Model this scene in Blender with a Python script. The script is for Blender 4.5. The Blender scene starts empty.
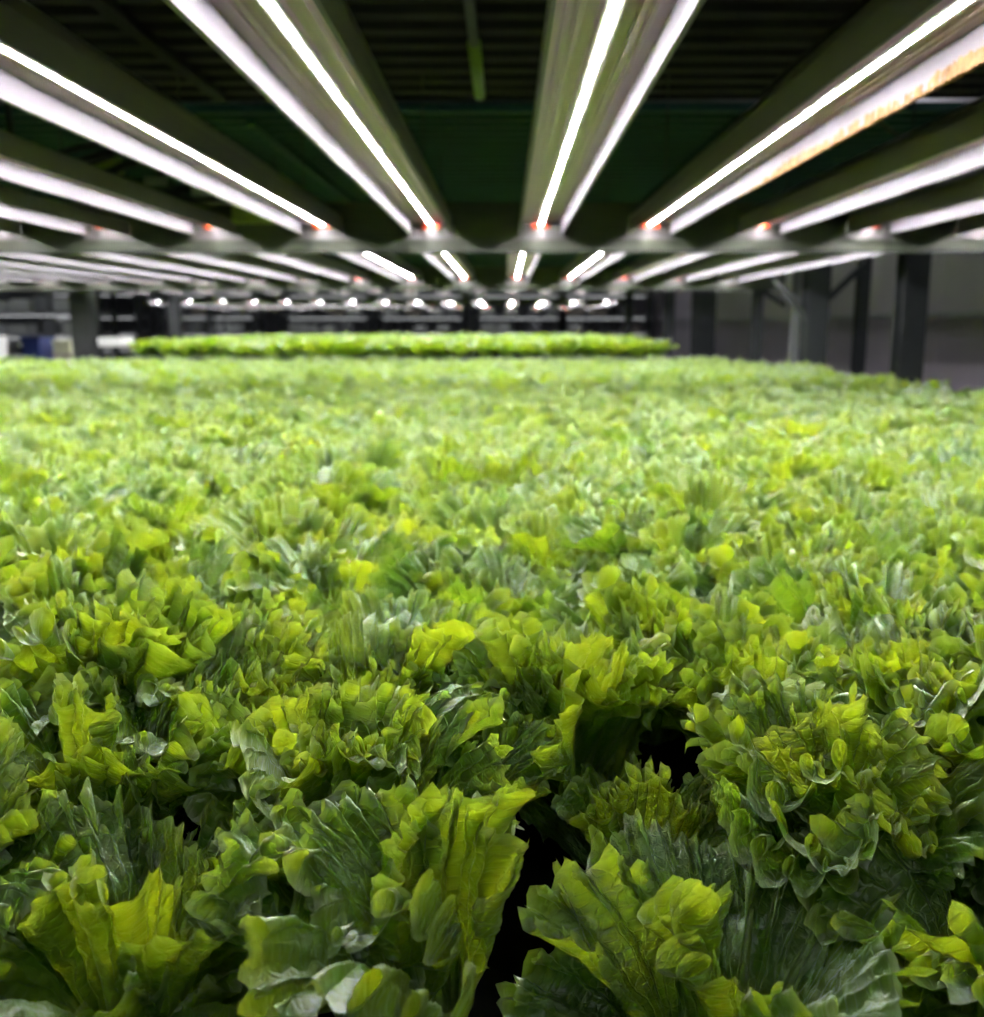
import bpy, math, random
import numpy as np
from mathutils import Vector, Matrix, Euler

SC = bpy.context.scene
COL = SC.collection
R = math.radians
EYE = 1.45                      # height of the eye above the floor of the hall

# ------------------------------------------------------------------ helpers
def link(o):
    COL.objects.link(o)
    return o

def tag(o, label=None, cat=None, group=None, kind=None):
    if label: o['label'] = label
    if cat: o['category'] = cat
    if group: o['group'] = group
    if kind: o['kind'] = kind
    return o

def empty(name, loc=(0, 0, 0), rz=0.0):
    o = bpy.data.objects.new(name, None)
    o.empty_display_size = .05
    o.location = loc
    o.rotation_euler = (0, 0, rz)
    return link(o)

def copy_tree(o, parent=None):
    c = o.copy()
    COL.objects.link(c)
    c.parent = parent
    for ch in list(o.children):
        copy_tree(ch, c)
    return c

class MB:
    """collects boxes, prisms and tubes and links them as one mesh object"""
    def __init__(s):
        s.v, s.f, s.sm = [], [], []
    def add(s, vs, fs, smooth=False):
        b = len(s.v)
        s.v += [tuple(p) for p in vs]
        s.f += [tuple(i + b for i in f) for f in fs]
        s.sm += [smooth] * len(fs)
        return s
    def box(s, x0, x1, y0, y1, z0, z1, bev=0.0):
        if bev <= 0:
            vs = [(x0,y0,z0),(x1,y0,z0),(x1,y1,z0),(x0,y1,z0),(x0,y0,z1),(x1,y0,z1),(x1,y1,z1),(x0,y1,z1)]
            fs = [(3,2,1,0),(4,5,6,7),(0,1,5,4),(1,2,6,5),(2,3,7,6),(3,0,4,7)]
            return s.add(vs, fs)
        b = bev                 # chamfered top and bottom edges and corners
        def ring(i, z):
            return [(x0+b+i,y0+i,z),(x1-b-i,y0+i,z),(x1-i,y0+b+i,z),(x1-i,y1-b-i,z),(x1-b-i,y1-i,z),(x0+b+i,y1-i,z),(x0+i,y1-b-i,z),(x0+i,y0+b+i,z)]
        rings = [ring(b*.6, z0), ring(0, z0+b), ring(0, z1-b), ring(b*.6, z1)]
        vs = sum(rings, [])
        fs = [tuple(range(7, -1, -1)), tuple(range(24, 32))]
        for k in range(3):
            for i in range(8):
                j = (i+1) % 8
                fs.append((k*8+i, k*8+j, k*8+8+j, k*8+8+i))
        return s.add(vs, fs)
    def extrude_y(s, prof, y0, y1, closed=True, caps=True):
        """prof: list of (x,z); swept along y"""
        n = len(prof)
        vs = [(x, y0, z) for x, z in prof] + [(x, y1, z) for x, z in prof]
        fs = []
        for i in range(n if closed else n-1):
            j = (i+1) % n
            fs.append((i, j, j+n, i+n))
        if closed and caps:
            fs += [tuple(range(n-1, -1, -1)), tuple(range(n, 2*n))]
        return s.add(vs, fs)
    def extrude_x(s, prof, x0, x1):
        n = len(prof)
        vs = [(x0, y, z) for y, z in prof] + [(x1, y, z) for y, z in prof]
        fs = [(i, i+n, (i+1) % n+n, (i+1) % n) for i in range(n)]
        fs += [tuple(range(n)), tuple(range(2*n-1, n-1, -1))]
        return s.add(vs, fs)
    def tube(s, pts, r, seg=10, cap=True):
        pts = [Vector(p) for p in pts]
        vs, fs = [], []
        up = Vector((0, 0, 1))
        for i, p in enumerate(pts):
            d = (pts[min(i+1, len(pts)-1)] - pts[max(i-1, 0)]).normalized()
            a = d.cross(up)
            if a.length < 1e-3: a = d.cross(Vector((1, 0, 0)))
            a.normalize(); b = a.cross(d)
            rr = r[i] if isinstance(r, (list, tuple)) else r
            for k in range(seg):
                t = 2*math.pi*k/seg
                vs.append(p + a*math.cos(t)*rr + b*math.sin(t)*rr)
        for i in range(len(pts)-1):
            for k in range(seg):
                j = (k+1) % seg
                fs.append((i*seg+k, i*seg+j, (i+1)*seg+j, (i+1)*seg+k))
        if cap:
            fs += [tuple(range(seg-1, -1, -1)), tuple(range((len(pts)-1)*seg, len(pts)*seg))]
        return s.add(vs, fs, True)
    def beam(s, a, b, w, h):
        """a square bar between two points"""
        a, b = Vector(a), Vector(b)
        d = (b-a).normalized()
        u = d.cross(Vector((0, 0, 1)))
        if u.length < 1e-3: u = Vector((1, 0, 0))
        u.normalize(); n = u.cross(d)
        vs = []
        for p in (a, b):
            for i, j in ((-1,-1),(1,-1),(1,1),(-1,1)):
                vs.append(p + u*(i*w/2) + n*(j*h/2))
        return s.add(vs, [(3,2,1,0),(4,5,6,7),(0,1,5,4),(1,2,6,5),(2,3,7,6),(3,0,4,7)])
    def build(s, name, mat, parent=None):
        me = bpy.data.meshes.new(name)
        me.from_pydata(s.v, [], s.f)
        me.polygons.foreach_set('use_smooth', s.sm)
        me.materials.append(mat)
        me.update()
        o = link(bpy.data.objects.new(name, me))
        o.parent = parent
        return o

# ---------------------------------------------------------------- materials
def newmat(name):
    m = bpy.data.materials.new(name)
    m.use_nodes = True
    nt = m.node_tree
    nt.nodes.clear()
    out = nt.nodes.new('ShaderNodeOutputMaterial')
    return m, nt, nt.nodes, nt.links, out

def pbr(name, col, rough=.5, metal=0.0, var=.15, scale=8.0, bump=0.0, bscale=60.0, stretch=(1,1,1), spec=.5):
    m, nt, N, Lk, out = newmat(name)
    b = N.new('ShaderNodeBsdfPrincipled')
    b.inputs['Roughness'].default_value = rough
    b.inputs['Metallic'].default_value = metal
    b.inputs['Specular IOR Level'].default_value = spec
    tc = N.new('ShaderNodeTexCoord')
    mp = N.new('ShaderNodeMapping'); mp.inputs['Scale'].default_value = stretch
    Lk.new(tc.outputs['Object'], mp.inputs['Vector'])
    nz = N.new('ShaderNodeTexNoise'); nz.inputs['Scale'].default_value = scale; nz.inputs['Detail'].default_value = 5
    Lk.new(mp.outputs[0], nz.inputs['Vector'])
    cr = N.new('ShaderNodeMapRange')
    cr.inputs['From Min'].default_value = .3; cr.inputs['From Max'].default_value = .7
    cr.inputs['To Min'].default_value = 1-var; cr.inputs['To Max'].default_value = 1+var
    Lk.new(nz.outputs['Fac'], cr.inputs['Value'])
    mx = N.new('ShaderNodeVectorMath'); mx.operation = 'SCALE'
    mx.inputs[0].default_value = col[:3]
    Lk.new(cr.outputs[0], mx.inputs['Scale'])
    Lk.new(mx.outputs[0], b.inputs['Base Color'])
    if bump > 0:
        n2 = N.new('ShaderNodeTexNoise'); n2.inputs['Scale'].default_value = bscale
        Lk.new(mp.outputs[0], n2.inputs['Vector'])
        bp = N.new('ShaderNodeBump'); bp.inputs['Strength'].default_value = bump; bp.inputs['Distance'].default_value = .005
        Lk.new(n2.outputs['Fac'], bp.inputs['Height'])
        Lk.new(bp.outputs[0], b.inputs['Normal'])
    Lk.new(b.outputs[0], out.inputs[0])
    return m

def math_node(N, op, a=None, b=None):
    n = N.new('ShaderNodeMath'); n.operation = op
    for i, v in enumerate((a, b)):
        if v is None: continue
        if isinstance(v, (int, float)): n.inputs[i].default_value = v
        else: n.id_data.links.new(v, n.inputs[i])
    return n.outputs[0]

def led_mat(name, col, strength, beads=True, pitch=.0125):
    """a row of shining chips on a strip; the chips repeat along the strip"""
    m, nt, N, Lk, out = newmat(name)
    em = N.new('ShaderNodeEmission'); em.inputs['Color'].default_value = (*col, 1)
    if beads:
        tc = N.new('ShaderNodeTexCoord')
        sp = N.new('ShaderNodeSeparateXYZ'); Lk.new(tc.outputs['Object'], sp.inputs[0])
        fr = math_node(N, 'FRACT', math_node(N, 'DIVIDE', sp.outputs['Y'], pitch))
        d = math_node(N, 'ABSOLUTE', math_node(N, 'SUBTRACT', fr, .5))
        on = math_node(N, 'LESS_THAN', d, .27)
        st = math_node(N, 'ADD', math_node(N, 'MULTIPLY', on, strength*1.8), strength*.01)
        Lk.new(st, em.inputs['Strength'])
    else:
        em.inputs['Strength'].default_value = strength
    Lk.new(em.outputs[0], out.inputs[0])
    return m

def leaf_mat(name, base, trans, rib, tr_w=.53, bump=.8, detail=True):
    m, nt, N, Lk, out = newmat(name)
    p = N.new('ShaderNodeBsdfPrincipled')
    p.inputs['Roughness'].default_value = .6
    p.inputs['Specular IOR Level'].default_value = .0
    at = N.new('ShaderNodeAttribute'); at.attribute_name = 'tint'      # rib, age, chance
    sp = N.new('ShaderNodeSeparateColor'); Lk.new(at.outputs['Color'], sp.inputs[0])
    uv = N.new('ShaderNodeUVMap'); uv.uv_map = 'blade'                 # metric blade coordinates
    fan = N.new('ShaderNodeUVMap'); fan.uv_map = 'fan'                 # fan coordinates t, r
    oi = N.new('ShaderNodeObjectInfo')
    # patchy green
    nz = N.new('ShaderNodeTexNoise'); nz.inputs['Scale'].default_value = 4.0; nz.inputs['Detail'].default_value = 4
    Lk.new(uv.outputs[0], nz.inputs['Vector'])
    young = math_node(N, 'ADD', math_node(N, 'MULTIPLY', sp.outputs[1], .55), math_node(N, 'MULTIPLY', sp.outputs[2], .45))
    young = math_node(N, 'ADD', young, math_node(N, 'MULTIPLY', math_node(N, 'SUBTRACT', nz.outputs['Fac'], .5), .9))
    young = math_node(N, 'ADD', young, math_node(N, 'MULTIPLY', math_node(N, 'SUBTRACT', oi.outputs['Random'], .5), .25))
    cl = N.new('ShaderNodeClamp'); Lk.new(young, cl.inputs[0])
    def mix(a, b, fac):
        mm = N.new('ShaderNodeMix'); mm.data_type = 'RGBA'
        for s, v in ((6, a), (7, b)):
            if isinstance(v, tuple): mm.inputs[s].default_value = (*v, 1)
            else: Lk.new(v, mm.inputs[s])
        Lk.new(fac, mm.inputs[0])
        return mm.outputs[2]
    cb = mix(base[0], base[1], cl.outputs[0])
    ct = mix(trans[0], trans[1], cl.outputs[0])
    # veins: rays of the fan and a fine net between them
    sf = N.new('ShaderNodeSeparateXYZ'); Lk.new(fan.outputs[0], sf.inputs[0])
    wob = math_node(N, 'MULTIPLY', math_node(N, 'SUBTRACT', nz.outputs['Fac'], .5), 1.6)
    ray = math_node(N, 'FRACT', math_node(N, 'ADD', math_node(N, 'MULTIPLY', sf.outputs['X'], 9.0), wob))
    ray = math_node(N, 'ABSOLUTE', math_node(N, 'SUBTRACT', ray, .5))
    w = N.new('ShaderNodeMapRange'); w.inputs['From Min'].default_value = .02; w.inputs['From Max'].default_value = .11
    w.inputs['To Min'].default_value = 1; w.inputs['To Max'].default_value = 0; Lk.new(ray, w.inputs['Value'])
    vo = N.new('ShaderNodeTexVoronoi'); vo.feature = 'DISTANCE_TO_EDGE'; vo.inputs['Scale'].default_value = 14.0
    Lk.new(uv.outputs[0], vo.inputs['Vector'])
    net = N.new('ShaderNodeMapRange'); net.inputs['From Min'].default_value = 0.0; net.inputs['From Max'].default_value = .10
    net.inputs['To Min'].default_value = 1; net.inputs['To Max'].default_value = 0; Lk.new(vo.outputs['Distance'], net.inputs['Value'])
    vein = math_node(N, 'MAXIMUM', math_node(N, 'MULTIPLY', w.outputs[0], .55), math_node(N, 'MULTIPLY', net.outputs[0], .28))
    rim_glint = N.new('ShaderNodeMapRange'); rim_glint.inputs['From Min'].default_value = .955; rim_glint.inputs['From Max'].default_value = .995
    Lk.new(sf.outputs['Y'], rim_glint.inputs['Value'])
    vein = math_node(N, 'MAXIMUM', vein, sp.outputs[0])
    vc = N.new('ShaderNodeClamp'); Lk.new(vein, vc.inputs[0])
    cb = mix(cb, rib, vc.outputs[0]); ct = mix(ct, rib, math_node(N, 'MULTIPLY', vc.outputs[0], .7))
    cb = mix(cb, (.60, .72, .38), math_node(N, 'MULTIPLY', rim_glint.outputs[0], .85))  # whitish edge highlight painted into the rim colour
    Lk.new(cb, p.inputs['Base Color'])
    # savoyed surface
    h1 = N.new('ShaderNodeTexNoise'); h1.inputs['Scale'].default_value = 9.0; h1.inputs['Detail'].default_value = 3
    Lk.new(uv.outputs[0], h1.inputs['Vector'])
    hh = math_node(N, 'ADD', math_node(N, 'MULTIPLY', h1.outputs['Fac'], 1.2), math_node(N, 'MULTIPLY', vein, -.35))
    bp = N.new('ShaderNodeBump'); bp.inputs['Strength'].default_value = bump; bp.inputs['Distance'].default_value = .0035
    Lk.new(hh, bp.inputs['Height']); Lk.new(bp.outputs[0], p.inputs['Normal'])
    t = N.new('ShaderNodeBsdfTranslucent'); Lk.new(ct, t.inputs['Color']); Lk.new(bp.outputs[0], t.inputs['Normal'])
    ms = N.new('ShaderNodeMixShader'); ms.inputs[0].default_value = tr_w
    Lk.new(p.outputs[0], ms.inputs[1]); Lk.new(t.outputs[0], ms.inputs[2])
    # waxy gloss over both, stronger at a glancing view
    lw = N.new('ShaderNodeLayerWeight'); lw.inputs['Blend'].default_value = .5; Lk.new(bp.outputs[0], lw.inputs['Normal'])
    fr = math_node(N, 'ADD', math_node(N, 'MULTIPLY', math_node(N, 'POWER', lw.outputs['Facing'], 2.6), .46), .12)
    gl = N.new('ShaderNodeBsdfGlossy'); gl.inputs['Roughness'].default_value = .42
    gl.inputs['Color'].default_value = (.93, 1, .95, 1); Lk.new(bp.outputs[0], gl.inputs['Normal'])
    m2 = N.new('ShaderNodeMixShader'); Lk.new(fr, m2.inputs[0])
    Lk.new(ms.outputs[0], m2.inputs[1]); Lk.new(gl.outputs[0], m2.inputs[2])
    Lk.new(m2.outputs[0], out.inputs[0])
    return m

M = {
    'leaf': leaf_mat('lettuce_leaf', ((.055,.17,.006), (.23,.42,.010)), ((.32,.58,.005), (.78,.92,.008)), (.45,.62,.12)),
    'pot': pbr('net_pot_black', (.02,.022,.02), .6),
    'tray': pbr('tray_plastic', (.008,.009,.008), .95, var=.2, spec=.05),
    'rim': pbr('tray_rim', (.10,.11,.10), .45),
    'rail': pbr('galvanised_rail', (.068,.078,.056), .42, .15, var=.12, scale=5, stretch=(1,6,6)),
    'lamp_body': pbr('lamp_aluminium', (.17,.15,.15), .30, .25, var=.06, scale=30, stretch=(8,.3,8)),
    'wing': pbr('lamp_white_paint', (.22,.20,.235), .6, 0, spec=.2, var=.03, scale=30, stretch=(6,.4,6)),
    'light_pool': pbr('lamp_light_pool', (.15,.14,.148), .5, 0, var=.05),  # pale tone of the light pools modelled as plates at the lamp ends
    'plate': pbr('reflector_aluminium', (.84,.60,.78), .28, .25, var=.05, scale=30, stretch=(8,.3,8)),
    'board': pbr('lamp_board', (.55,.56,.50), .35, 0, var=.04, scale=20),
    'plug': pbr('orange_plug', (.95,.10,.03), .4, 0, var=.05),
    'crust': pbr('tan_crust', (.26,.135,.05), .85, 0, var=.45, scale=45, bump=.9, bscale=120),
    'cable': pbr('black_cable', (.012,.012,.014), .45),
    'deck': pbr('dark_deck', (.020,.017,.021), .75, spec=.2, var=.25, scale=3),
    'deck_green': pbr('green_deck', (.018,.055,.045), .75, spec=.2, var=.2, scale=3),
    'pipe': pbr('green_pipe', (.30,.42,.10), .35, var=.1),
    'bracket': pbr('yellow_green_bracket', (.34,.42,.12), .45, var=.15),
    'col': pbr('dark_column', (.035,.041,.045), .5, .1, var=.15),
    'col_light': pbr('light_column', (.17,.18,.19), .5, .1, var=.15),
    'wall': pbr('wall_panel', (.46,.42,.48), .65, 0, var=.10, scale=1.5),
    'wall_back': pbr('back_wall', (.22,.23,.25), .7, var=.1, scale=1),
    'floor': pbr('floor_resin', (.16,.17,.17), .35, var=.12, scale=1.5),
    'ceil': pbr('hall_ceiling', (.05,.055,.06), .8),
    'cream': pbr('cream_plastic', (.55,.58,.38), .5),
    'kraft': pbr('carton', (.34,.30,.26), .8),
    'shelf': pbr('rack_shelf', (.30,.31,.32), .5),
    'white': pbr('white_tray', (.75,.77,.76), .5, var=.05),
    'grey': pbr('grey_metal', (.33,.34,.36), .5, .2, var=.1),
    'blue': pbr('blue_plastic', (.015,.03,.15), .45, var=.08),
    'black': pbr('black_plastic', (.015,.015,.018), .45),
    'led': led_mat('led_chips', (1.0,.965,.96), 104.0),
    'led_far': led_mat('led_far', (1.0,.97,.97), 98.0, beads=False),
}

# ------------------------------------------------------------------ lettuce
def leaf_arrays(rg, L, W, a0, a1, cup, ruf, nt, nr, age, rib=True, curl=0.0, bendpow=1.5, lobes=None, twist=None):
    """one frilled leaf growing from the origin in the y-z plane (y outwards).
    returns verts, quads, blade uv, fan uv, tint"""
    kl = lobes if lobes else rg.uniform(8.0, 11.5)
    p = rg.uniform(0, 6.28, 12)
    P2 = math.pi
    k1, k2, k3 = P2*rg.uniform(1.6, 2.8), P2*kl, P2*rg.uniform(15, 20)
    A1, A2, A3 = ruf*rg.uniform(.010, .017), ruf*rg.uniform(.0075, .0105), ruf*rg.uniform(.0030, .0045)
    asym = rg.uniform(-.14, .14)
    tw_ = rg.uniform(-.25, .25)
    twist = tw_ if twist is None else twist
    rnd = rg.uniform(1.15, 1.5)
    def surf(u, q):
        sg, au = np.sign(u), np.abs(u)
        gx = .10 + .90*np.clip(q, 0, 1)**1.25
        x = W/2*gx*np.sin(1.25*u)/math.sin(1.25)*(1 + asym*sg*q)
        y = L*q*(1 - (1-np.cos(rnd*u))*.42)
        # how near the rim: top rim and upper part of the side edges
        e1 = q**3.4
        side = au**7*np.clip(q*1.5-.25, 0, 1)
        E2 = 1-(1-e1)*(1-side)
        E3 = 1-(1-q**8)*(1-au**16*np.clip(q*1.5-.3, 0, 1))
        uu = u + .75*sg*au**4*(q-1)*1.2
        w1 = k1*uu + p[4] + .9*np.sin(2*u+p[5])
        w2 = k2*uu + p[6] + .7*np.sin(3*u+p[0]) + .8*q
        w3 = k3*uu + p[7] + .8*np.sin(5*u+p[1])
        am = .75 + .4*np.sin(3.1*u+p[3])
        # toothed rim: points where the waves crest
        c2 = np.abs(np.sin(w2/2)); c3 = np.abs(np.sin(w3/2))
        c4 = np.abs(np.sin(w3*1.31+p[2]))
        tooth = (.085*(.6+.5*np.sin(2.3*u+p[9]))*(.5-c2**.6) + .055*(.45-c3**.65) + .016*(.5-c4))*L
        outx, outy = np.sin(1.25*u)*.8, np.cos(1.25*u)
        x = x + outx*tooth*E2
        y = y + outy*tooth*E2
        n = q**1.6*A1*np.sin(w1) + E2*A2*am*np.sin(w2) + E3*A3*np.sin(w3)
        n = n + .0016*(np.sin(x*190+y*90+p[8])*np.sin(y*170-x*70+p[9]))*np.minimum(1, q*1.6)
        n = n + .0011*(np.sin(x*430+y*270+p[9])*np.sin(y*390-x*220+p[8]))*np.minimum(1, q*2)
        # soft pleats fanning up from the base
        n = n + .0022*np.sin(u*P2*4.3+p[10])*q*(1-q)*3
        sl = E2*A2*.7*am*np.cos(w2) + E3*A3*.6*np.cos(w3)
        tx, ty = np.cos(1.25*u), -np.sin(1.25*u)*.8
        x = x + sl*tx
        y = y + sl*ty
        n = n - curl*np.clip(q-.55, 0, 1)**2*L
        return x, y, n
    t = np.linspace(-1, 1, nt)
    r = 1-(1-np.linspace(0, 1, nr))**1.35
    T, Rr = np.meshgrid(t, r, indexing='ij')
    x, s, n = surf(T, Rr)
    midw = np.exp(-(x/(.0035+.002*(1-Rr)))**2)*np.clip(1.15-Rr, 0, 1)
    base = np.clip(1-(s/L-.03)/.22, 0, 1)*.8
    ribv = np.clip(np.maximum(midw*.9, base), 0, 1)
    x, s, n, T, Rr, ribv = (a.ravel() for a in (x, s, n, T, Rr, ribv))
    idx = np.arange(nt*nr).reshape(nt, nr)
    q = np.stack([idx[:-1, :-1], idx[1:, :-1], idx[1:, 1:], idx[:-1, 1:]], -1).reshape(-1, 4)
    uvb = np.stack([x*10, s*10], -1) + rg.uniform(0, 20, 2)
    uvf = np.stack([T, Rr], -1)
    if rib:
        ns, nc = 10, 5
        ss = np.linspace(0, .80, ns)*L
        rr = np.clip(ss/L, 0, 1)
        _, _, nn = surf(np.zeros(ns), rr)
        wd = .0085*(1-ss/(L*.86))**.9 + .0006
        ang = np.linspace(-math.pi, 0, nc)
        rx = (wd[:, None]*np.cos(ang)[None])
        rn = nn[:, None] + (wd[:, None]*.75*np.sin(ang)[None]) + .0006
        rs = np.repeat(ss[:, None], nc, 1)
        b = len(x)
        x = np.r_[x, rx.ravel()]; s = np.r_[s, rs.ravel()]; n = np.r_[n, rn.ravel()]
        ribv = np.r_[ribv, np.full(ns*nc, .85)]
        id2 = np.arange(ns*nc).reshape(ns, nc) + b
        q2 = np.stack([id2[:-1, :-1], id2[1:, :-1], id2[1:, 1:], id2[:-1, 1:]], -1).reshape(-1, 4)
        q = np.r_[q, q2]
        uvb = np.r_[uvb, np.stack([rx.ravel()*10, rs.ravel()*10], -1)]
        uvf = np.r_[uvf, np.zeros((ns*nc, 2))]
    # cup across the blade
    rho = cup
    n = n + rho*(1-np.cos(x/rho))*np.clip(s/L*1.6, 0, 1)
    x = rho*np.sin(x/rho)
    # twist about the axis
    tw = twist*s/L
    x, n = x*np.cos(tw)-n*np.sin(tw), x*np.sin(tw)+n*np.cos(tw)
    # bend along the blade
    S = np.linspace(0, 1.35*L, 60)
    al = a0 + (a1-a0)*(S/L)**bendpow
    ds = S[1]-S[0]
    oy = np.concatenate([[0], np.cumsum(np.sin(al)[:-1]*ds)])
    oz = np.concatenate([[0], np.cumsum(np.cos(al)[:-1]*ds)])
    sc = np.clip(s, 0, S[-1])
    a = np.interp(sc, S, al)
    Y = np.interp(sc, S, oy) - n*np.cos(a)
    Z = np.interp(sc, S, oz) + n*np.sin(a)
    Y = Y + .008
    V = np.stack([x, Y, Z], -1)
    tint = np.stack([ribv, np.full(len(x), age), np.full(len(x), rg.uniform(0, 1)), np.ones(len(x))], -1)
    return V, q, uvb, uvf, tint

def rotz(V, a):
    c, s = math.cos(a), math.sin(a)
    return np.stack([V[:, 0]*c - V[:, 1]*s, V[:, 0]*s + V[:, 1]*c, V[:, 2]], -1)

def join(parts):
    V, Q, A, B, C = [], [], [], [], []
    off = 0
    for v, q, a, b, c in parts:
        V.append(v); Q.append(q+off); A.append(a); B.append(b); C.append(c)
        off += len(v)
    return np.concatenate(V), np.concatenate(Q), np.concatenate(A), np.concatenate(B), np.concatenate(C)

def plant_arrays(seed, nleaf, nt, nr, rib=True, size=1.0, skip=None, extra=None):
    rg = np.random.default_rng(seed)
    parts = []
    az = rg.uniform(0, 6.28)
    for i in range(nleaf):
        f = i/(nleaf-1)
        az += 2.39996 + rg.uniform(-.25, .25)
        L = (.190 - .032*f)*rg.uniform(.86, 1.12)*size
        W = (.160 - .045*f)*rg.uniform(.85, 1.15)*size
        a0 = R(36*(1-f)**1.1 + 2 + rg.uniform(-6, 10))
        a1 = R(72*(1-f) + (8 if rg.uniform() < .40 else 66)*(.4+.6*f) + rg.uniform(-22, 30))
        bp_ = rg.uniform(1.6, 3.2)
        if skip and skip(az, f):
            rg.uniform(0, 1); continue
        cup = rg.uniform(.055, .12)
        lf = leaf_arrays(rg, L, W, a0, a1, cup, rg.uniform(.8, 1.2), nt, nr, f, rib, curl=rg.uniform(-.1, .3), bendpow=bp_)
        parts.append((rotz(lf[0], az), *lf[1:]))
    for e in (extra or []):
        e = dict(e)
        roll = e.pop('roll', 0.0)
        a = e.pop('az'); off = e.pop('off', (0, 0, 0)); sd = e.pop('seed', 1)
        rg2 = np.random.default_rng(sd)
        lf = leaf_arrays(rg2, nt=nt, nr=nr, rib=rib, **e)
        V0 = lf[0]
        c_, s_ = math.cos(roll), math.sin(roll)
        V0 = np.stack([V0[:, 0]*c_ + V0[:, 2]*s_, V0[:, 1], -V0[:, 0]*s_ + V0[:, 2]*c_], -1)
        parts.append((rotz(V0, a) + np.array(off), *lf[1:]))
    return join(parts)

def quad_mesh(name, arr, mat):
    V, Q, A, B, C = arr
    me = bpy.data.meshes.new(name)
    me.vertices.add(len(V)); me.vertices.foreach_set('co', V.astype(np.float32).ravel())
    me.loops.add(Q.size); me.loops.foreach_set('vertex_index', Q.astype(np.int32).ravel())
    me.polygons.add(len(Q)); me.polygons.foreach_set('loop_start', np.arange(0, Q.size, 4, dtype=np.int32))
    me.polygons.foreach_set('use_smooth', np.ones(len(Q), dtype=bool))
    me.materials.append(mat)
    me.update(calc_edges=True)
    qi = Q.ravel()
    for nm, D in (('blade', A), ('fan', B)):
        l = me.uv_layers.new(name=nm)
        l.data.foreach_set('uv', D[qi].astype(np.float32).ravel())
    ca = me.attributes.new('tint', 'FLOAT_COLOR', 'POINT')
    ca.data.foreach_set('color', C.astype(np.float32).ravel())
    return me

CANOPY = EYE - .25
HEADZ = CANOPY - .168            # where a head grows out of its pot
BED_X0, BED_X1, BED_Y0, BED_Y1 = -4.75, 1.91, .36, 8.05
STEP = .170

def pot_mesh():
    mb = MB()
    seg = 14
    prof = [(.019,-.045),(.024,0),(.028,.0),(.028,.004),(.020,.004),(.012,-.004)]
    vs, fs = [], []
    for r_, z in prof:
        for k in range(seg):
            t = 2*math.pi*k/seg
            vs.append((r_*math.cos(t), r_*math.sin(t), z))
    for i in range(len(prof)-1):
        for k in range(seg):
            j = (k+1) % seg
            fs.append((i*seg+k, i*seg+j, (i+1)*seg+j, (i+1)*seg+k))
    fs.append(tuple(range(seg-1, -1, -1)))
    mb.add(vs, fs, True)
    return mb

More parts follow.
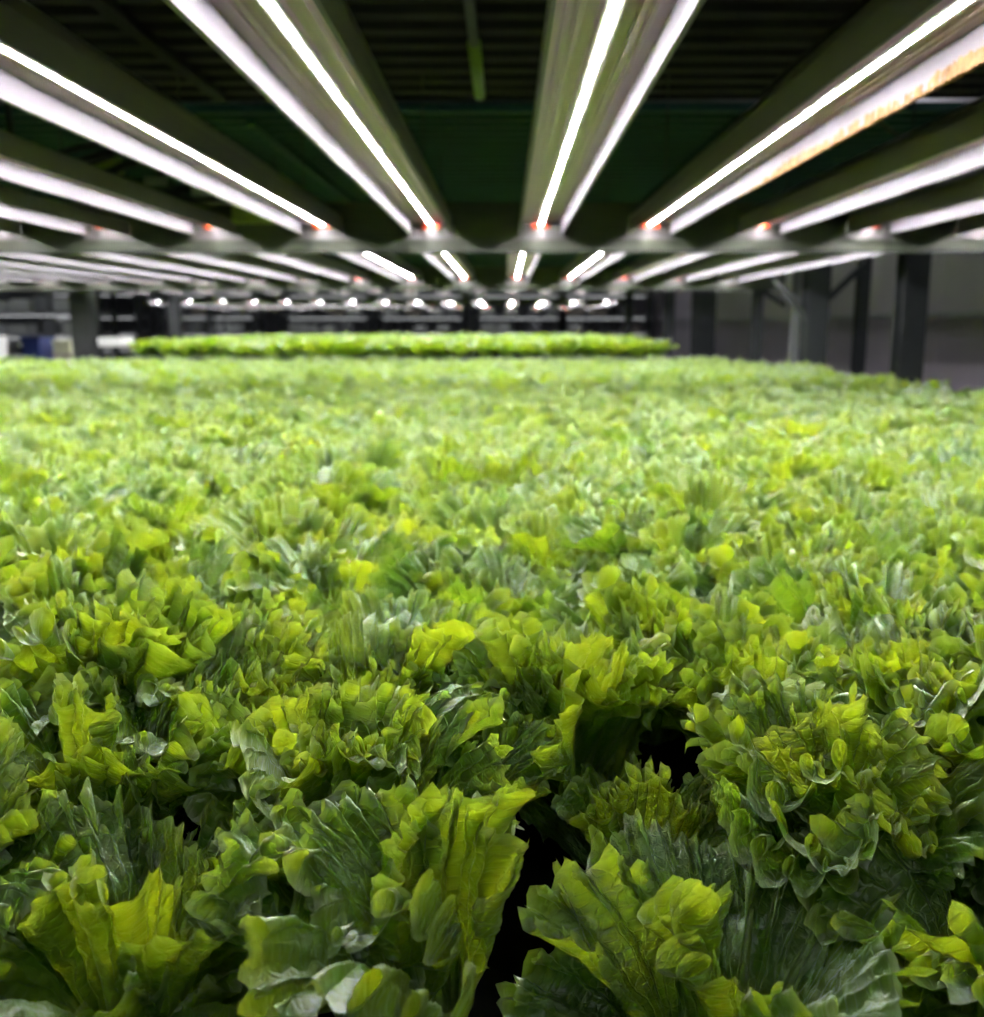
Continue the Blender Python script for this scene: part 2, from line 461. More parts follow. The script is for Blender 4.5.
#HERO_BEGIN
D = R
def toward_cam(az, w):
    d = (az + math.pi/2 + math.pi) % (2*math.pi) - math.pi
    return abs(d) < w
HERO = [
 dict(at=(.055,.835), seed=501, n=15, skip=lambda az, f: toward_cam(az, D(62)) , label='lettuce head whose tall backlit leaf stands upright in the middle of the picture',
      extra=[dict(az=D(-93), off=(-.012,-.08,0.005), seed=11, L=.18, W=.20, a0=D(1), a1=D(14), cup=.16, ruf=.7, twist=.05, age=.95, curl=.1, bendpow=2.5),
             dict(az=D(-62), off=(.03,-.01,0), seed=12, L=.165, W=.12, a0=D(4), a1=D(95), cup=.09, ruf=1.0, age=.6, curl=.3, bendpow=3.5)]),
 dict(at=(-.035,.505), seed=502, n=11, skip=lambda az, f: toward_cam(az, D(95)) or f > .75, label='front lettuce head with a wide fan-shaped leaf and a tall serrated leaf beside it',
      extra=[dict(az=D(-100), off=(-.03,-.012,0), seed=21, L=.145, W=.165, a0=D(-4), a1=D(30), cup=.25, ruf=1.15, twist=0, age=.55, curl=.12, bendpow=2.0, roll=D(-24)),
             dict(az=D(-50), off=(.0,.01,0), seed=22, L=.168, W=.085, a0=D(0), a1=D(16), cup=.05, ruf=1.1, age=.7, curl=.2, bendpow=2.0, roll=D(4)),
             dict(az=D(150), off=(-.02,.02,0), seed=23, L=.17, W=.15, a0=D(10), a1=D(75), cup=.10, ruf=1.2, age=.5, curl=.3, bendpow=2.6)]),
 dict(at=(-.205,.50), seed=503, n=13, skip=lambda az, f: False, dz=-.02, label='front lettuce head at the lower left with a pale curled leaf rim'),
 dict(at=(-.37,.52), seed=504, n=13, label='front lettuce head cut by the lower left edge of the picture'),
 dict(at=(.125,.49), seed=505, n=12, dz=-.03, sc=.9, skip=lambda az, f: f > .8, label='front lettuce head right of the serrated leaf, spilling crumpled leaves downwards',
      extra=[dict(az=D(-85), seed=33, L=.13, W=.14, a0=D(25), a1=D(85), cup=.14, ruf=.85, age=.3, curl=.3, bendpow=1.6)]),
 dict(at=(.295,.51), seed=506, n=12, dz=-.03, skip=lambda az, f: f > .8, label='front lettuce head at the lower right with a twisted pale leaf',
      extra=[dict(az=D(-120), seed=36, L=.15, W=.12, a0=D(20), a1=D(95), cup=.10, ruf=1.3, age=.3, curl=.3, bendpow=1.8)]),
 dict(at=(.225,.655), seed=507, n=14, label='lettuce head with a broad notched leaf right of the tall upright leaf',
      extra=[dict(az=D(-105), off=(-.01,-.02,0), seed=41, L=.17, W=.145, a0=D(5), a1=D(55), cup=.14, ruf=1.0, age=.75, curl=.15, bendpow=2.2)]),
 dict(at=(.385,.66), seed=508, n=15, label='lettuce head with looped leaf rims near the right edge',
      extra=[dict(az=D(-130), seed=46, L=.19, W=.13, a0=D(4), a1=D(60), cup=.08, ruf=1.1, age=.6, curl=.3, bendpow=2.4)]),
 dict(at=(.10,.685), seed=514, n=10, sc=.78, dz=-.02, skip=lambda az, f: f > .85, label='small shaded lettuce head in the dark hollow below the tall upright leaf'),
 dict(at=(-.115,.665), seed=509, n=15, label='lettuce head behind the fan-shaped leaf, left of the tall upright leaf'),
 dict(at=(-.285,.675), seed=510, n=15, label='lettuce head behind the lower left one, leaf tips glowing yellow green'),
 dict(at=(-.455,.69), seed=511, n=15, label='lettuce head at the left edge with a pleated upright leaf'),
 dict(at=(-.12,.835), seed=512, n=15, label='lettuce head left beside the one with the tall upright leaf'),
 dict(at=(.235,.84), seed=513, n=15, label='lettuce head right beside the one with the tall upright leaf'),
]
#HERO_END

random.seed(11)
cells = []
row = 0
y = BED_Y0 + .15
while y < BED_Y1 - .06:
    x = BED_X1 - .07 - (STEP/2 if row % 2 else 0)
    while x > BED_X0 + .08:
        cells.append((x + random.uniform(-.018, .018), y + random.uniform(-.018, .018)))
        x -= STEP
    y += STEP*.93
    row += 1
cells = [c for c in cells if c[0] > -.66*c[1] - .75]
def in_view(c):
    X, Y = c
    return (-.53*Y - .10 < X < .50*Y + .10)
def free(c):
    return all((c[0]-h['at'][0])**2 + (c[1]-h['at'][1])**2 > .135**2 for h in HERO)
cells = [c for c in cells if free(c)]
def gap(x, y, L):
    return min(math.hypot(x-a, y-b) for a, b in L)
taken = cells + [h['at'] for h in HERO]
while True:                                   # close holes left around the front heads
    best = max(((gap(-.9+.03*i, .62+.03*j, taken), -.9+.03*i, .62+.03*j) for i in range(60) for j in range(30)))
    if best[0] < .124: break
    cells.append((best[1], best[2])); taken.append((best[1], best[2]))
seen = sorted([c for c in cells if in_view(c)], key=lambda c: math.hypot(*c))
near = seen[:300-len(HERO)]
nearset = set(near)
rest = [c for c in cells if c not in nearset]

# variants of the head
fine = [quad_mesh('lettuce_head', plant_arrays(100+i, 15, 150, 24), M['leaf']) for i in range(9)]
mid = [quad_mesh('lettuce_head', plant_arrays(200+i, 14, 84, 14), M['leaf']) for i in range(9)]
potm = pot_mesh().build('net_pot', M['pot'])
pot_data = potm.data
bpy.data.objects.remove(potm)

LET_GROUP = 'lettuce heads in the growing bed'
def head(me, X, Y, rz, sc, label, z=HEADZ, tilt=(0, 0), group=LET_GROUP):
    o = link(bpy.data.objects.new('lettuce', me))
    o.location = (X, Y, z); o.rotation_euler = (tilt[0], tilt[1], rz); o.scale = (sc, sc, sc)
    tag(o, label, 'lettuce', group)
    p = link(bpy.data.objects.new('net_pot', pot_data)); p.parent = o
    return o

for h in HERO:
    me = quad_mesh('lettuce_head', plant_arrays(h['seed'], h.get('n', 17), 170, 26, skip=h.get('skip'), extra=h.get('extra')), M['leaf'])
    head(me, h['at'][0], h['at'][1], h.get('rz', 0), h.get('sc', 1), h['label'], z=HEADZ+h.get('dz', 0))

for i, (X, Y) in enumerate(near):
    d = math.hypot(X, Y)
    me = random.choice(fine if d < 2.2 else mid)
    head(me, X, Y, random.uniform(0, 6.28), random.uniform(.93, 1.1),
         'frilly light green lettuce head packed among others in the growing bed behind the front rows' if d > .9 else
         'frilly light green lettuce head packed into the front rows of the growing bed',
         z=HEADZ + random.uniform(-.012, .01), tilt=(random.uniform(-.12, .12), random.uniform(-.12, .12)))

# everything beyond: one mass
far_src = [plant_arrays(300+i, 12, 36, 8, rib=False) for i in range(7)]
far2_src = [plant_arrays(400+i, 9, 18, 5, rib=False, size=1.15) for i in range(6)]
parts = []
def put(src, X, Y, z, sc, rz):
    V = rotz(src[0], rz)*sc + np.array([X, Y, z])
    parts.append((V, *src[1:]))
for (X, Y) in rest:
    put(random.choice(far_src), X, Y, HEADZ + random.uniform(-.012, .012), random.uniform(.93, 1.12), random.uniform(0, 6.28))
B2 = (-3.50, 1.62, 9.3, 15.4)
yy = B2[2]+.1
while yy < B2[3]:
    xx = B2[0]+.1
    while xx < B2[1]-.05:
        put(random.choice(far2_src), xx+random.uniform(-.03, .03), yy+random.uniform(-.03, .03), EYE-.125-.19, random.uniform(.9, 1.12), random.uniform(0, 6.28))
        xx += .2
    yy += .2
mass = link(bpy.data.objects.new('lettuce_field', quad_mesh('lettuce_field', join(parts), M['leaf'])))
tag(mass, 'blurred mass of distant lettuce at the far end and in the raised bed beyond', 'lettuce', 'distant lettuce', 'stuff')
del parts

# ---------------------------------------------------------------- growing beds
def bed(x0, x1, y0, y1, z, label):
    e = empty('growing_bed', ((x0+x1)/2, y0, 0))
    ox, oy = (x0+x1)/2, y0
    X0, X1, Y0, Y1 = x0-ox, x1-ox, y0-oy, y1-oy
    MB().box(X0, X1, Y0, Y1, z-.07, z-.045, .004).build('tray_floor', M['tray'], e)
    rim = MB()
    rim.box(X0-.02, X0, Y0-.02, Y1+.02, z-.085, z+.02, .003).box(X1, X1+.02, Y0-.02, Y1+.02, z-.085, z+.02, .003)
    rim.box(X0, X1, Y0-.02, Y0, z-.085, z+.02, .003).box(X0, X1, Y1, Y1+.02, z-.085, z+.02, .003)
    rim.build('tray_rim', M['rim'], e)
    raft = MB()
    nxs = int((x1-x0)/.6)
    w = (X1-X0)/nxs
    for i in range(nxs):
        raft.box(X0+i*w+.003, X0+(i+1)*w-.003, Y0+.003, Y1-.003, z-.045, z-.022, .003)
    raft.build('raft_board', M['tray'], e)
    for fx in (X0+.05, (X0+X1)/2, X1-.05):
        for fy in (Y0+.05, (Y0+Y1)/2, Y1-.05):
            MB().box(fx-.03, fx+.03, fy-.03, fy+.03, 0, z-.085, .004).build('leg', M['col'], e)
    tag(e, label, 'growing bed')
    return e
bed(BED_X0, BED_X1, BED_Y0, BED_Y1, HEADZ+.02, 'wide dark hydroponic bed carrying the near lettuce under the lamps')
bed(B2[0], B2[1], B2[2], B2[3], EYE-.125-.19+.02, 'raised dark hydroponic bed beyond the gap, full of blurred lettuce')

# ---------------------------------------------------------------- grow lights
def make_lamp(length, led, label, crust=False, tall=.046):
    """inverted trough; origin at its near end, LED plane at z=0, running along +y"""
    e = empty('grow_light')
    tag(e, label, 'grow light')
    t = .0022
    hw = .075
    # aluminium body: flat underside with ridges, box above
    prof = [(-hw,.010),(-.058,.010),(-.055,.005),(-.049,.005),(-.047,.009),(-.042,.009),(-.040,.0035),(-.034,.0035),(-.032,.008),
            (-.016,.008),(-.013,.0025),(.013,.0025),(.016,.008),(.032,.008),(.034,.0035),(.040,.0035),(.042,.009),(.047,.009),
            (.049,.005),(.055,.005),(.058,.010),(hw,.010),(hw,.030),(.055,.046),(-.055,.046),(-hw,.030)]
    MB().extrude_y([(-hw-.0006,.0105),(hw+.0006,.0105)] + [(hw+.0006,tall*.65),(.055,tall+.0006),(-.055,tall+.0006),(-hw-.0006,tall*.65)], 0, length).build('lamp_housing', M['lamp_body'], e)
    MB().extrude_y(prof[:22], 0.001, length-.001, closed=False).build('reflector_plate', M['plate'], e)
    for s in (-1, 1):
        pr = [(s*hw,.012),(s*(hw+t),.012),(s*(hw+.004+t),-.035),(s*(hw+.004),-.036),(s*(hw-.001),-.034)]
        if s < 0: pr = pr[::-1]
        w = MB().extrude_y(pr, 0, length).build('reflector_wing', M['wing'], e)
        if crust and s > 0:
            rr = random.Random(5)
            c = MB()
            n = 260
            vs, fs = [], []
            for i in range(n+1):
                yy = length*.02 + (length*crust)*i/n
                fade = min(1, i/12)*min(1, (n-i)/60)
                top = -.035 + (.016+.011*rr.random()*fade + .004*math.sin(i*.11))*fade
                th = (.0015+.003*rr.random())*fade + .0004
                bot = -.0375 - .003*rr.random()*fade
                xw = hw + .0015
                for (xx, zz) in ((xw, top), (xw-th, (top+bot)/2+.004*rr.random()), (xw-th, bot), (xw+.003, bot-.001), (xw+.006, -.034)):
                    vs.append((xx, yy, zz))
            for i in range(n):
                for k in range(5):
                    j = (k+1) % 5
                    fs.append((i*5+k, i*5+j, (i+1)*5+j, (i+1)*5+k))
            fs += [(4,3,2,1,0), tuple(n*5+k for k in range(5))]
            c.add(vs, fs)
            c.build('crumbled_coating', M['crust'], w)['label'] = 'tan crumbling coating along the lower edge'
    bd = MB().box(-.0105, .0105, .02, length-.008, -.0007, .0035).build('led_board', M['board'], e)
    MB().box(-.0031, .0031, .12, length-.012, -.0022, -.0007).build('led_strip', led, bd)
    for yy in (0, length):
        y0, y1 = (yy-.004, yy) if yy == 0 else (yy, yy+.004)
        MB().extrude_y([(-hw,-.004),(hw,-.004),(hw,tall*.65),(.055,tall),(-.055,tall),(-hw,tall*.65)], y0, y1).build('end_cap', M['wing'], e)
    for yy in (.35, length-.35):
        MB().tube([(0, yy, tall-.002), (0, yy, .434)], .003, 6).build('suspension_rod', M['cable'], e)
    for yy in (.004, length-.028):
        p = MB().box(-.034, -.009, yy, yy+.024, -.014, .004, .002).box(.009, .034, yy, yy+.024, -.014, .004, .002).box(-.012, .012, yy, yy+.024, .0, .003)
        p.build('plug', M['plug'], e)
    # added pale plate in the shape of the light pool on the crossbar
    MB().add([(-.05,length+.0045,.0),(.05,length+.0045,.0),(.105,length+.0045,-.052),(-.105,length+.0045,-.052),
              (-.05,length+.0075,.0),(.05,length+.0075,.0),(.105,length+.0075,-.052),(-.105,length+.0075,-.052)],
             [(0,3,2,1),(4,5,6,7),(0,1,5,4),(1,2,6,5),(2,3,7,6),(3,0,4,7)]).build('light_pool_plate', M['light_pool'], e)
    return e

def crossbar(y, x0, x1, label, drop=.272, top=.447):
    e = empty('rack_crossbar', (0, y, EYE)); tag(e, label, 'rack beam', 'rack beams under the lamps')
    zb, zt = drop, top
    pr = [(0,zb),(.055,zb),(.055,zb+.012),(.006,zb+.012),(.006,zt-.012),(.055,zt-.012),(.055,zt),(0,zt)]
    MB().extrude_x(pr, x0, x1).build('beam_channel', M['rail'], e)
    lip = MB().extrude_x([(-.012,zb-.006),(.02,zb-.006),(.02,zb),(-.012,zb)], x0, x1)
    lip.build('lower_lip', M['col'], e)
    return e

LED_H = .366
XS1 = [-3.075+.4*i for i in range(13)]           # -3.075 ... 1.725
vis_names = {-1.875: None}
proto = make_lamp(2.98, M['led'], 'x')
lab1 = {
 -.275: 'long white trough grow light with bright LED line, left of the two steep centre lamps',
 .125: 'long white trough grow light nearest the centre, its LED line almost vertical',
 -.675: 'long trough grow light with beaded LED line slanting in from the upper left',
 .525: 'long trough grow light slanting to the upper right with tan crumbling lower edge',
 -1.075: 'trough grow light with hidden LEDs, first to the left of the beaded left lamp',
 -1.475: 'trough grow light with hidden LEDs, second to the left of the beaded left lamp',
 -1.875: 'trough grow light end at the left side of the first crossbar',
 .925: 'trough grow light just right of the crumbling lamp, tan flecks on its lower edge',
 1.325: 'trough grow light second to the right of the crumbling lamp, clean white wing',
 1.725: 'outermost trough grow light at the right end of the first crossbar',
 -2.275: 'trough grow light of the near row beyond the left frame edge, first one out',
 -2.675: 'trough grow light of the near row beyond the left frame edge, second one out',
 -3.075: 'trough grow light of the near row beyond the left frame edge, third one out',
}
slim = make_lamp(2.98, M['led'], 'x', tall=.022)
slim_used = False
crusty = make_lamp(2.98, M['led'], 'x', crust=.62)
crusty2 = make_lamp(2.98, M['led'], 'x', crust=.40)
LAMP1_Y0 = .82
for i, X in enumerate(XS1):
    k = round(X, 3)
    if k == .525: o = crusty
    elif k == .925: o = crusty2
    elif k == .125: o = proto
    elif k < -.9:
        o = copy_tree(slim) if slim_used else slim
        slim_used = True
    else: o = copy_tree(proto)
    o.location = (X, LAMP1_Y0, EYE+LED_H)
    tag(o, lab1[k], 'grow light', 'grow lights of the near row')
# second row
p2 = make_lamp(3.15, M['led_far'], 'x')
XS2 = [.083+.4*i for i in range(-11, 5)]
for i, X in enumerate(XS2):
    o = p2 if i == 0 else copy_tree(p2)
    o.location = (X, 4.65, EYE+LED_H)
    n = len(XS2)-i
    words = ['first','second','third','fourth','fifth','sixth','seventh','eighth','ninth','tenth','eleventh','twelfth','thirteenth','fourteenth','fifteenth','sixteenth']
    tag(o, 'blurred white grow light between the two crossbars, %s from the right end of its row' % words[n-1], 'grow light', 'grow lights of the second row')
# far rows over the second bed
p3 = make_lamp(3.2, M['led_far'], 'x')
first = True
for row_i, y0 in enumerate((8.9, 12.45)):
    for i in range(-11, 4):
        o = p3 if first else copy_tree(p3); first = False
        o.location = (.07+.4*i, y0, (EYE+.43 if row_i == 0 else EYE+.30))
        tag(o, 'tiny blurred white grow light over the raised second bed, in the %s far row' % ('nearer' if row_i == 0 else 'farther'), 'grow light',
            'grow lights of the %s far row' % ('nearer' if row_i == 0 else 'farther'))
crossbar(3.812, -5.0, 2.12, 'grey steel rack beam across the near lamp ends')
crossbar(7.812, -5.2, 2.12, 'thin looking grey rack beam at the ends of the second lamp row')
crossbar(12.2, -5.2, 1.95, 'faint far rack beam between the two far lamp rows', drop=.45, top=.52)
crossbar(15.75, -5.2, 1.95, 'faintest rack beam at the very far end of the lamps', drop=.33, top=.42)
#SET_BEGIN
# ---------------------------------------------------------------- hall
def struct(name, mb, m):
    o = mb.build(name, m); o['kind'] = 'structure'; return o
HX0, HX1, HY0, HY1, HZ = -10.0, 3.1, -3.0, 27.0, 3.4
struct('floor', MB().box(HX0, HX1, HY0, HY1, -.1, 0), M['floor'])
struct('ceiling', MB().box(HX0, HX1, HY0, HY1, HZ, HZ+.1), M['ceil'])
wr = MB()
yy = HY0
while yy < HY1:                                   # insulated wall panels with open joints
    wr.box(HX1, HX1+.12, yy+.006, min(yy+1.15, HY1)-.006, 0, HZ, .004); yy += 1.15
wr.box(HX1+.02, HX1+.13, HY0, HY1, 0, HZ)
struct('wall_right', wr, M['wall'])
struct('wall_left', MB().box(HX0-.1, HX0, HY0, HY1, 0, HZ), M['wall_back'])
struct('wall_back', MB().box(HX0, HX1, HY1, HY1+.1, 0, HZ), M['wall_back'])
struct('wall_front', MB().box(HX0, HX1, HY0-.1, HY0, 0, HZ), M['wall_back'])
tr = MB().box(HX1-.03, HX1, HY0, HY1, EYE+.06, EYE+.10, .004)
struct('trim_1', tr, M['grey'])

# ---------------------------------------------------------------- deck of the shelf above
DZ = EYE+.80
def deck(y0, y1, mat, label, x0=-5.0, x1=2.1):
    e = empty('shelf_deck', (0, y0, DZ)); tag(e, label, 'shelf deck')
    L = y1-y0
    pr = []
    n = int(L/.14)
    for i in range(n):
        a = i*L/n; w = L/n
        pr += [(a, 0), (a+w*.42, 0), (a+w*.5, .022), (a+w*.92, .022)]
    pr += [(L, 0), (L, .03), (0, .03)]
    MB().extrude_x(pr, x0, x1).build('corrugated_sheet', mat, e)
    for X in (-4.2, -2.6, -1.0, .9):
        MB().box(X-.02, X+.02, .1, L-.1, -.028, 0, .002).build('joist', mat, e)
    return e
deck(-.25, 3.80, M['deck'], 'dark corrugated underside of the shelf above the near lamps')
deck(4.00, 7.85, M['deck_green'], 'dark green underside of the shelf beyond the first crossbar')
deck(8.9, 15.7, M['deck_green'], 'dark green underside of the shelf over the raised second bed')

tp = MB().tube([(-.088, .9, EYE+.745), (-.088, 3.45, EYE+.745)], .014, 12)
t = tp.build('water_pipe', M['cable']); tag(t, 'thin pipe hanging under the upper shelf, with a yellow green sleeve at its end', 'pipe')
MB().tube([(-.088, 2.85, EYE+.745), (-.088, 3.47, EYE+.745)], .0185, 12).build('pipe_sleeve', M['pipe'], t)['label'] = 'yellow green sleeve'  # coloured sleeve over the far end of the dark pipe
for yy in (1.2, 2.3, 3.3):
    MB().box(-.094, -.082, yy, yy+.012, EYE+.75, DZ+.002).build('hanger', M['cable'], t)

# bracket, valve and cables at the upper left
b = MB().box(-1.72, -1.30, 3.50, 3.53, EYE+.49, EYE+.545, .002).box(-1.72, -1.30, 3.50, 3.58, EYE+.545, EYE+.55)
o = b.build('angle_bracket', M['bracket']); tag(o, 'yellow green steel angle bar lying behind the left lamps', 'bracket')
MB().box(-1.69, -1.675, 3.535, 3.55, EYE+.545, DZ).build('hanger', M['cable'], o)
MB().tube([(-1.42, 3.49, EYE+.52), (-1.42, 3.475, EYE+.52)], .012, 8).build('bolt', M['cable'], o)
MB().tube([(-1.62, 3.49, EYE+.51), (-1.62, 3.475, EYE+.51)], .012, 8).build('bolt', M['cable'], o)
b = MB().box(-.99, -.77, 3.72, 3.75, EYE+.365, EYE+.42, .002).box(-.99, -.77, 3.72, 3.78, EYE+.42, EYE+.425)
o = b.build('angle_bracket', M['bracket']); tag(o, 'short yellow green plate just above the first crossbar at the left', 'bracket')
rr = random.Random(3)
e = empty('cable_bundle', (-1.15, 3.4, EYE+.44)); tag(e, 'tangle of black cables with grey clips above the left end lamps', 'cables')
for i in range(7):
    pts = []
    for k in range(14):
        u = k/13
        pts.append((-.33+.62*u + rr.uniform(-.015, .015), .05*math.sin(u*5+i), .045*math.sin(u*(4+i*.6)+i) + .018*i - .02*u))
    MB().tube(pts, .009+.004*(i % 3), 8).build('cable', M['cable'], e)
for (cx, cz) in ((-.16, .0), (.02, .02), (.17, -.015), (.26, .03)):
    MB().box(cx-.035, cx+.035, -.07, -.045, cz-.012, cz+.012, .003).build('clip', M['grey'], e)
# junction box top right
e = empty('junction_box', (1.80, 3.55, EYE+.60)); tag(e, 'small pale grey junction box in the dark at the upper right edge', 'junction box')
MB().box(-.19, -.03, 0, .06, -.02, .03, .004).build('box_body', M['grey'], e)
MB().box(.0, .16, 0, .06, 0, .055, .004).build('box_lid', M['grey'], e)
MB().tube([(-.19, .03, 0), (-.3, .03, -.03), (-.42, .03, 0), (-.6, .04, .12)], .008, 8).build('cable', M['cable'], e)
MB().box(-.15, .12, .025, .035, .02, DZ-EYE-.60+.001).build('hanger', M['cable'], e)

# ---------------------------------------------------------------- rack columns
def column(X, Y, w, d, mat, label, top=DZ, brace=None):
    e = empty('rack_column', (X, Y, 0)); tag(e, label, 'column', 'rack columns')
    t = .008
    c = MB().box(-w/2, w/2, -d/2, -d/2+t, 0, top).box(-w/2, w/2, d/2-t, d/2, 0, top).box(-t/2, t/2, -d/2+t, d/2-t, 0, top)
    c.build('shaft', mat, e)
    MB().box(-w/2-.03, w/2+.03, -d/2-.03, d/2+.03, 0, .012, .002).build('foot_plate', mat, e)
    for (a, b_) in (brace or []):
        MB().beam(a, b_, .035, .035).build('brace', mat, e)
    return e
column(2.05, 5.20, .125, .12, M['col'], 'wide dark steel column nearest on the right, before the grey wall')
column(2.05, 6.80, .15, .14, M['col'], 'dark steel column with slanted braces on both sides', brace=[((.02, 0, EYE+.12), (.36, .1, EYE+.42)), ((-.02, 0, EYE+.02), (-.30, .25, EYE+.42))])
column(1.99, 8.12, .075, .075, M['col'], 'thin dark post at the right end of the second crossbar', brace=[((.0, 0, EYE+.30), (.22, 0, EYE+.16))])
column(2.02, 7.15, .05, .05, M['col_light'], 'lighter grey slim post just left of the grey wall joint')
column(2.53, 7.3, .08, .08, M['col'], 'slim dark post close against the grey wall')
column(1.97, 10.2, .22, .15, M['col'], 'broad dark column on the right beyond the second crossbar')
column(1.95, 12.26, .12, .12, M['col'], 'dark column beside the far right corner of the raised bed')
column(1.9, 15.8, .12, .12, M['col'], 'distant thin column at the far right end of the raised bed')
column(-3.78, 9.05, .17, .16, M['col_light'], 'broad grey column on the left in front of the distant benches')
column(-4.85, 7.96, .08, .08, M['col'], 'thin post at the left end of the second crossbar')
column(-4.85, 3.95, .08, .08, M['col'], 'thin post at the left end of the first crossbar')
column(2.04, 3.95, .07, .07, M['col'], 'thin post at the right end of the first crossbar, outside the frame')
column(-4.0, 12.26, .12, .12, M['col'], 'dark column left of the raised bed')
column(-4.6, 15.8, .12, .12, M['col'], 'distant dark column behind the left bench')

# ---------------------------------------------------------------- distant benches and racks
def far_rack(X, Y, w, label, levels, seedn, lit=True, h=2.3, mat='grey'):
    rr = random.Random(seedn)
    e = empty('distant_rack', (X, Y, 0)); tag(e, label, 'rack')
    for sx in (-w/2, w/2):
        for sy in (0, .6):
            MB().box(sx-.035, sx+.035, sy-.03, sy+.03, 0, h, .003).build('post', M['col'], e)
    for z in levels:
        MB().box(-w/2, w/2, -.02, .62, z, z+.035, .003).build('shelf', M['shelf'], e)
        if lit:
            MB().box(-w/2+.1, w/2-.1, .28, .32, z-.03, z-.02).build('light_tube', M['led_rack'], e)
    for s in (-1, 1):
        MB().beam((s*w/2, .0, .5), (s*w/2, .6, 1.3), .02, .02).build('brace', M['col'], e)
    return e
M['led_rack'] = led_mat('rack_tube', (.95,.97,1.0), .6, beads=False)
racks = [(-6.6, 14.2), (-5.6, 19.0), (-3.6, 20.2), (-1.7, 20.2), (.25, 20.2), (2.0, 20.2), (-7.8, 19.0), (-8.6, 14.2)]
names = ['grey distant shelving rack with lit white shelves at the left edge behind the blue crate',
         'distant shelving rack just left of the raised bed, pale shelves and dark posts',
         'distant lit rack behind the left part of the raised bed', 'distant lit rack behind the middle left of the raised bed',
         'distant lit rack behind the middle right of the raised bed', 'distant lit rack behind the right end of the raised bed',
         'far left distant rack behind the grey column', 'outermost distant shelving rack beyond the left frame edge']
for i, ((X, Y), nm) in enumerate(zip(racks, names)):
    far_rack(X, Y, 1.75, nm, [.5, 1.02, 1.30, 1.62, 2.05], i)

# bench with trays, crate, cartons left of the raised bed
e = empty('work_bench', (-4.35, 10.6, 0)); tag(e, 'pale bench with a light top left of the raised bed', 'bench')
MB().box(-.62, .62, -.35, .35, 1.245, 1.275, .004).build('bench_top', M['white'], e)
for sx in (-.56, .56):
    for sy in (-.3, .3):
        MB().box(sx-.025, sx+.025, sy-.025, sy+.025, 0, 1.245, .003).build('leg', M['col'], e)
for k, X in enumerate((-4.72, -4.40, -4.08)):
    o = MB().box(-.12, .12, -.18, .18, 0, .05, .006).box(-.13, .13, -.19, .19, .05, .058).build('seedling_tray', M['white'])
    o.location = (X, 10.55, 1.275)
    tag(o, ['white seedling tray on the pale bench, nearest the grey column', 'middle white seedling tray on the pale bench', 'white seedling tray on the pale bench, nearest the raised bed'][k], 'tray', 'trays on the bench')
e = empty('work_table', (-4.62, 9.45, 0)); tag(e, 'low dark table under the blue crate at the left', 'table')
MB().box(-.75, .75, -.3, .3, 1.09, 1.12, .004).build('table_top', M['grey'], e)
for sx in (-.7, .7):
    for sy in (-.25, .25):
        MB().box(sx-.025, sx+.025, sy-.025, sy+.025, 0, 1.09, .003).build('leg', M['col'], e)
MB().box(-.09, .09, -.1, .1, 0, .08, .006).box(-.095, .095, -.105, .105, .07, .08).build('carton', M['kraft']).location = (-4.13, 9.45, 1.12)
tag(bpy.data.objects['carton'], 'small carton under the cream tub at the left', 'box')
def crate(X, Y, z, w, d, h, mat, label, cat='crate'):
    e = empty('storage_crate', (X, Y, z)); tag(e, label, cat)
    mb = MB()
    t = .01
    mb.box(-w/2, w/2, -d/2, d/2, 0, t).box(-w/2, -w/2+t, -d/2, d/2, t, h).box(w/2-t, w/2, -d/2, d/2, t, h)
    mb.box(-w/2+t, w/2-t, -d/2, -d/2+t, t, h).box(-w/2+t, w/2-t, d/2-t, d/2, t, h)
    mb.build('crate_body', mat, e)
    MB().box(-w/2-.01, w/2+.01, -d/2-.01, -d/2, h-.03, h, .002).box(-w/2-.01, w/2+.01, d/2, d/2+.01, h-.03, h, .002).build('crate_rim', mat, e)
    return e
crate(-4.38, 9.42, 1.12, .16, .3, .23, M['blue'], 'dark blue plastic crate standing at the left beyond the lettuce')
crate(-4.13, 9.45, 1.20, .16, .2, .12, M['cream'], 'small cream tub between the blue crate and the grey column', 'tub')
crate(-4.80, 9.45, 1.12, .13, .2, .24, M['white'], 'white tub at the left frame edge beside the blue crate', 'tub')

# ---------------------------------------------------------------- added hall fill lights
M['tube'] = led_mat('fill_tube', (.95,.97,1.0), 9.0, beads=False)
def add_fill_light(X, Y, label, rz=0, L=1.5, z=HZ):  # tubes added as neutral fill for walls, racks and foreground
    e = empty('fill_light', (X, Y, z), rz); tag(e, label, 'fill light', 'added hall fill lights')
    MB().box(-.09, .09, -L/2, L/2, -.035, 0, .004).box(-.095, .095, -L/2-.01, L/2+.01, -.05, -.035, .004).build('light_body', M['grey'], e)
    for s in (-1, 1):
        MB().tube([(s*.045, -L/2+.03, -.064), (s*.045, L/2-.03, -.064)], .0125, 8).build('light_tube', M['tube'], e)
    return e
for k, y0 in enumerate((3.2, 5.6, 8.0, 10.4, 12.8)):
    add_fill_light(2.62, y0, 'added fill tube on the hall ceiling over the right aisle, beyond the upper frame')
for X in (-1.2, 1.2):
    add_fill_light(X, -1.5, 'added fill tube on the hall ceiling behind the photographer', rz=math.pi/2)
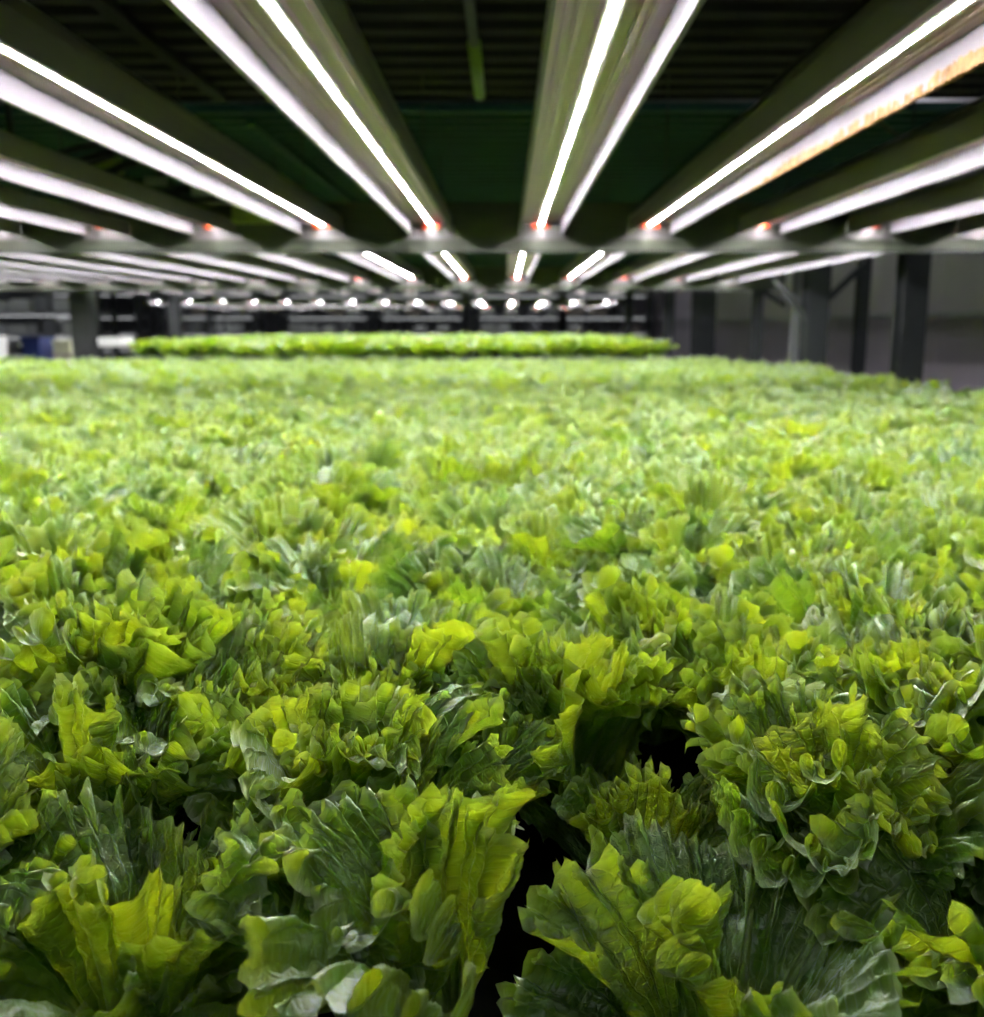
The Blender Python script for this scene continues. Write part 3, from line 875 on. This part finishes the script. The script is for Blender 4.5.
for X in (-7.4, -6.2):
    for y0 in (9, 12.5, 16.5):
        add_fill_light(X, y0, 'added fill tube on the hall ceiling over the distant left racks')
for X in (-4.5, -2.0, .5, 2.4):
    add_fill_light(X, 17.6, 'added fill tube on the hall ceiling between the raised bed and the distant racks', rz=math.pi/2)

rr = random.Random(21)
protos = [MB().box(-.5*w_, .5*w_, -.17, .17, 0, h_, .006).box(-.02, .02, -.172, .172, h_-.001, h_+.002).build('stored_box', m_)
          for (w_, h_, m_) in ((.26, .17, M['white']), (.20, .21, M['grey']), (.30, .12, M['kraft']), (.16, .19, M['black']), (.24, .14, M['white']))]
for p_ in protos: tag(p_, 'x', 'box')
used_p = set()
for (X, Y) in racks[:6]:
    for z in (1.02, 1.30, 1.62):
        xx = -.72
        while xx < .62:
            k = rr.randrange(5)
            o = protos[k] if k not in used_p else protos[k].copy()
            if k in used_p: COL.objects.link(o)
            used_p.add(k)
            o.location = (X+xx+.1, Y+.26, z+.035)
            tag(o, 'small blurred box on a shelf of the distant racks', 'box', 'boxes on the distant racks')
            xx += rr.choice((.30, .36, .46))
#SET_END
# ---------------------------------------------------------------- camera
cam = bpy.data.cameras.new('camera')
co = link(bpy.data.objects.new('camera', cam))
SC.camera = co
cam.sensor_fit = 'HORIZONTAL'; cam.sensor_width = 36
cam.lens = 36*1000/984
co.location = (0, 0, EYE)
co.rotation_euler = (R(90-10.34), 0, R(.80))
cam.clip_start = .02
cam.dof.use_dof = True
cam.dof.focus_distance = .66
cam.dof.aperture_fstop = 7.3
w = bpy.data.worlds.new('world'); SC.world = w; w.use_nodes = True
bgn = w.node_tree.nodes['Background']; bgn.inputs[0].default_value = (.8,.9,1,1); bgn.inputs[1].default_value = .012
vs = SC.view_settings
vs.view_transform = 'Standard'; vs.look = 'None'; vs.gamma = 1; vs.use_curve_mapping = False
vs.exposure = 1.06
SC.cycles.max_bounces = 8
SC.cycles.transmission_bounces = 6
SC.cycles.diffuse_bounces = 5
SC.cycles.sample_clamp_indirect = 6
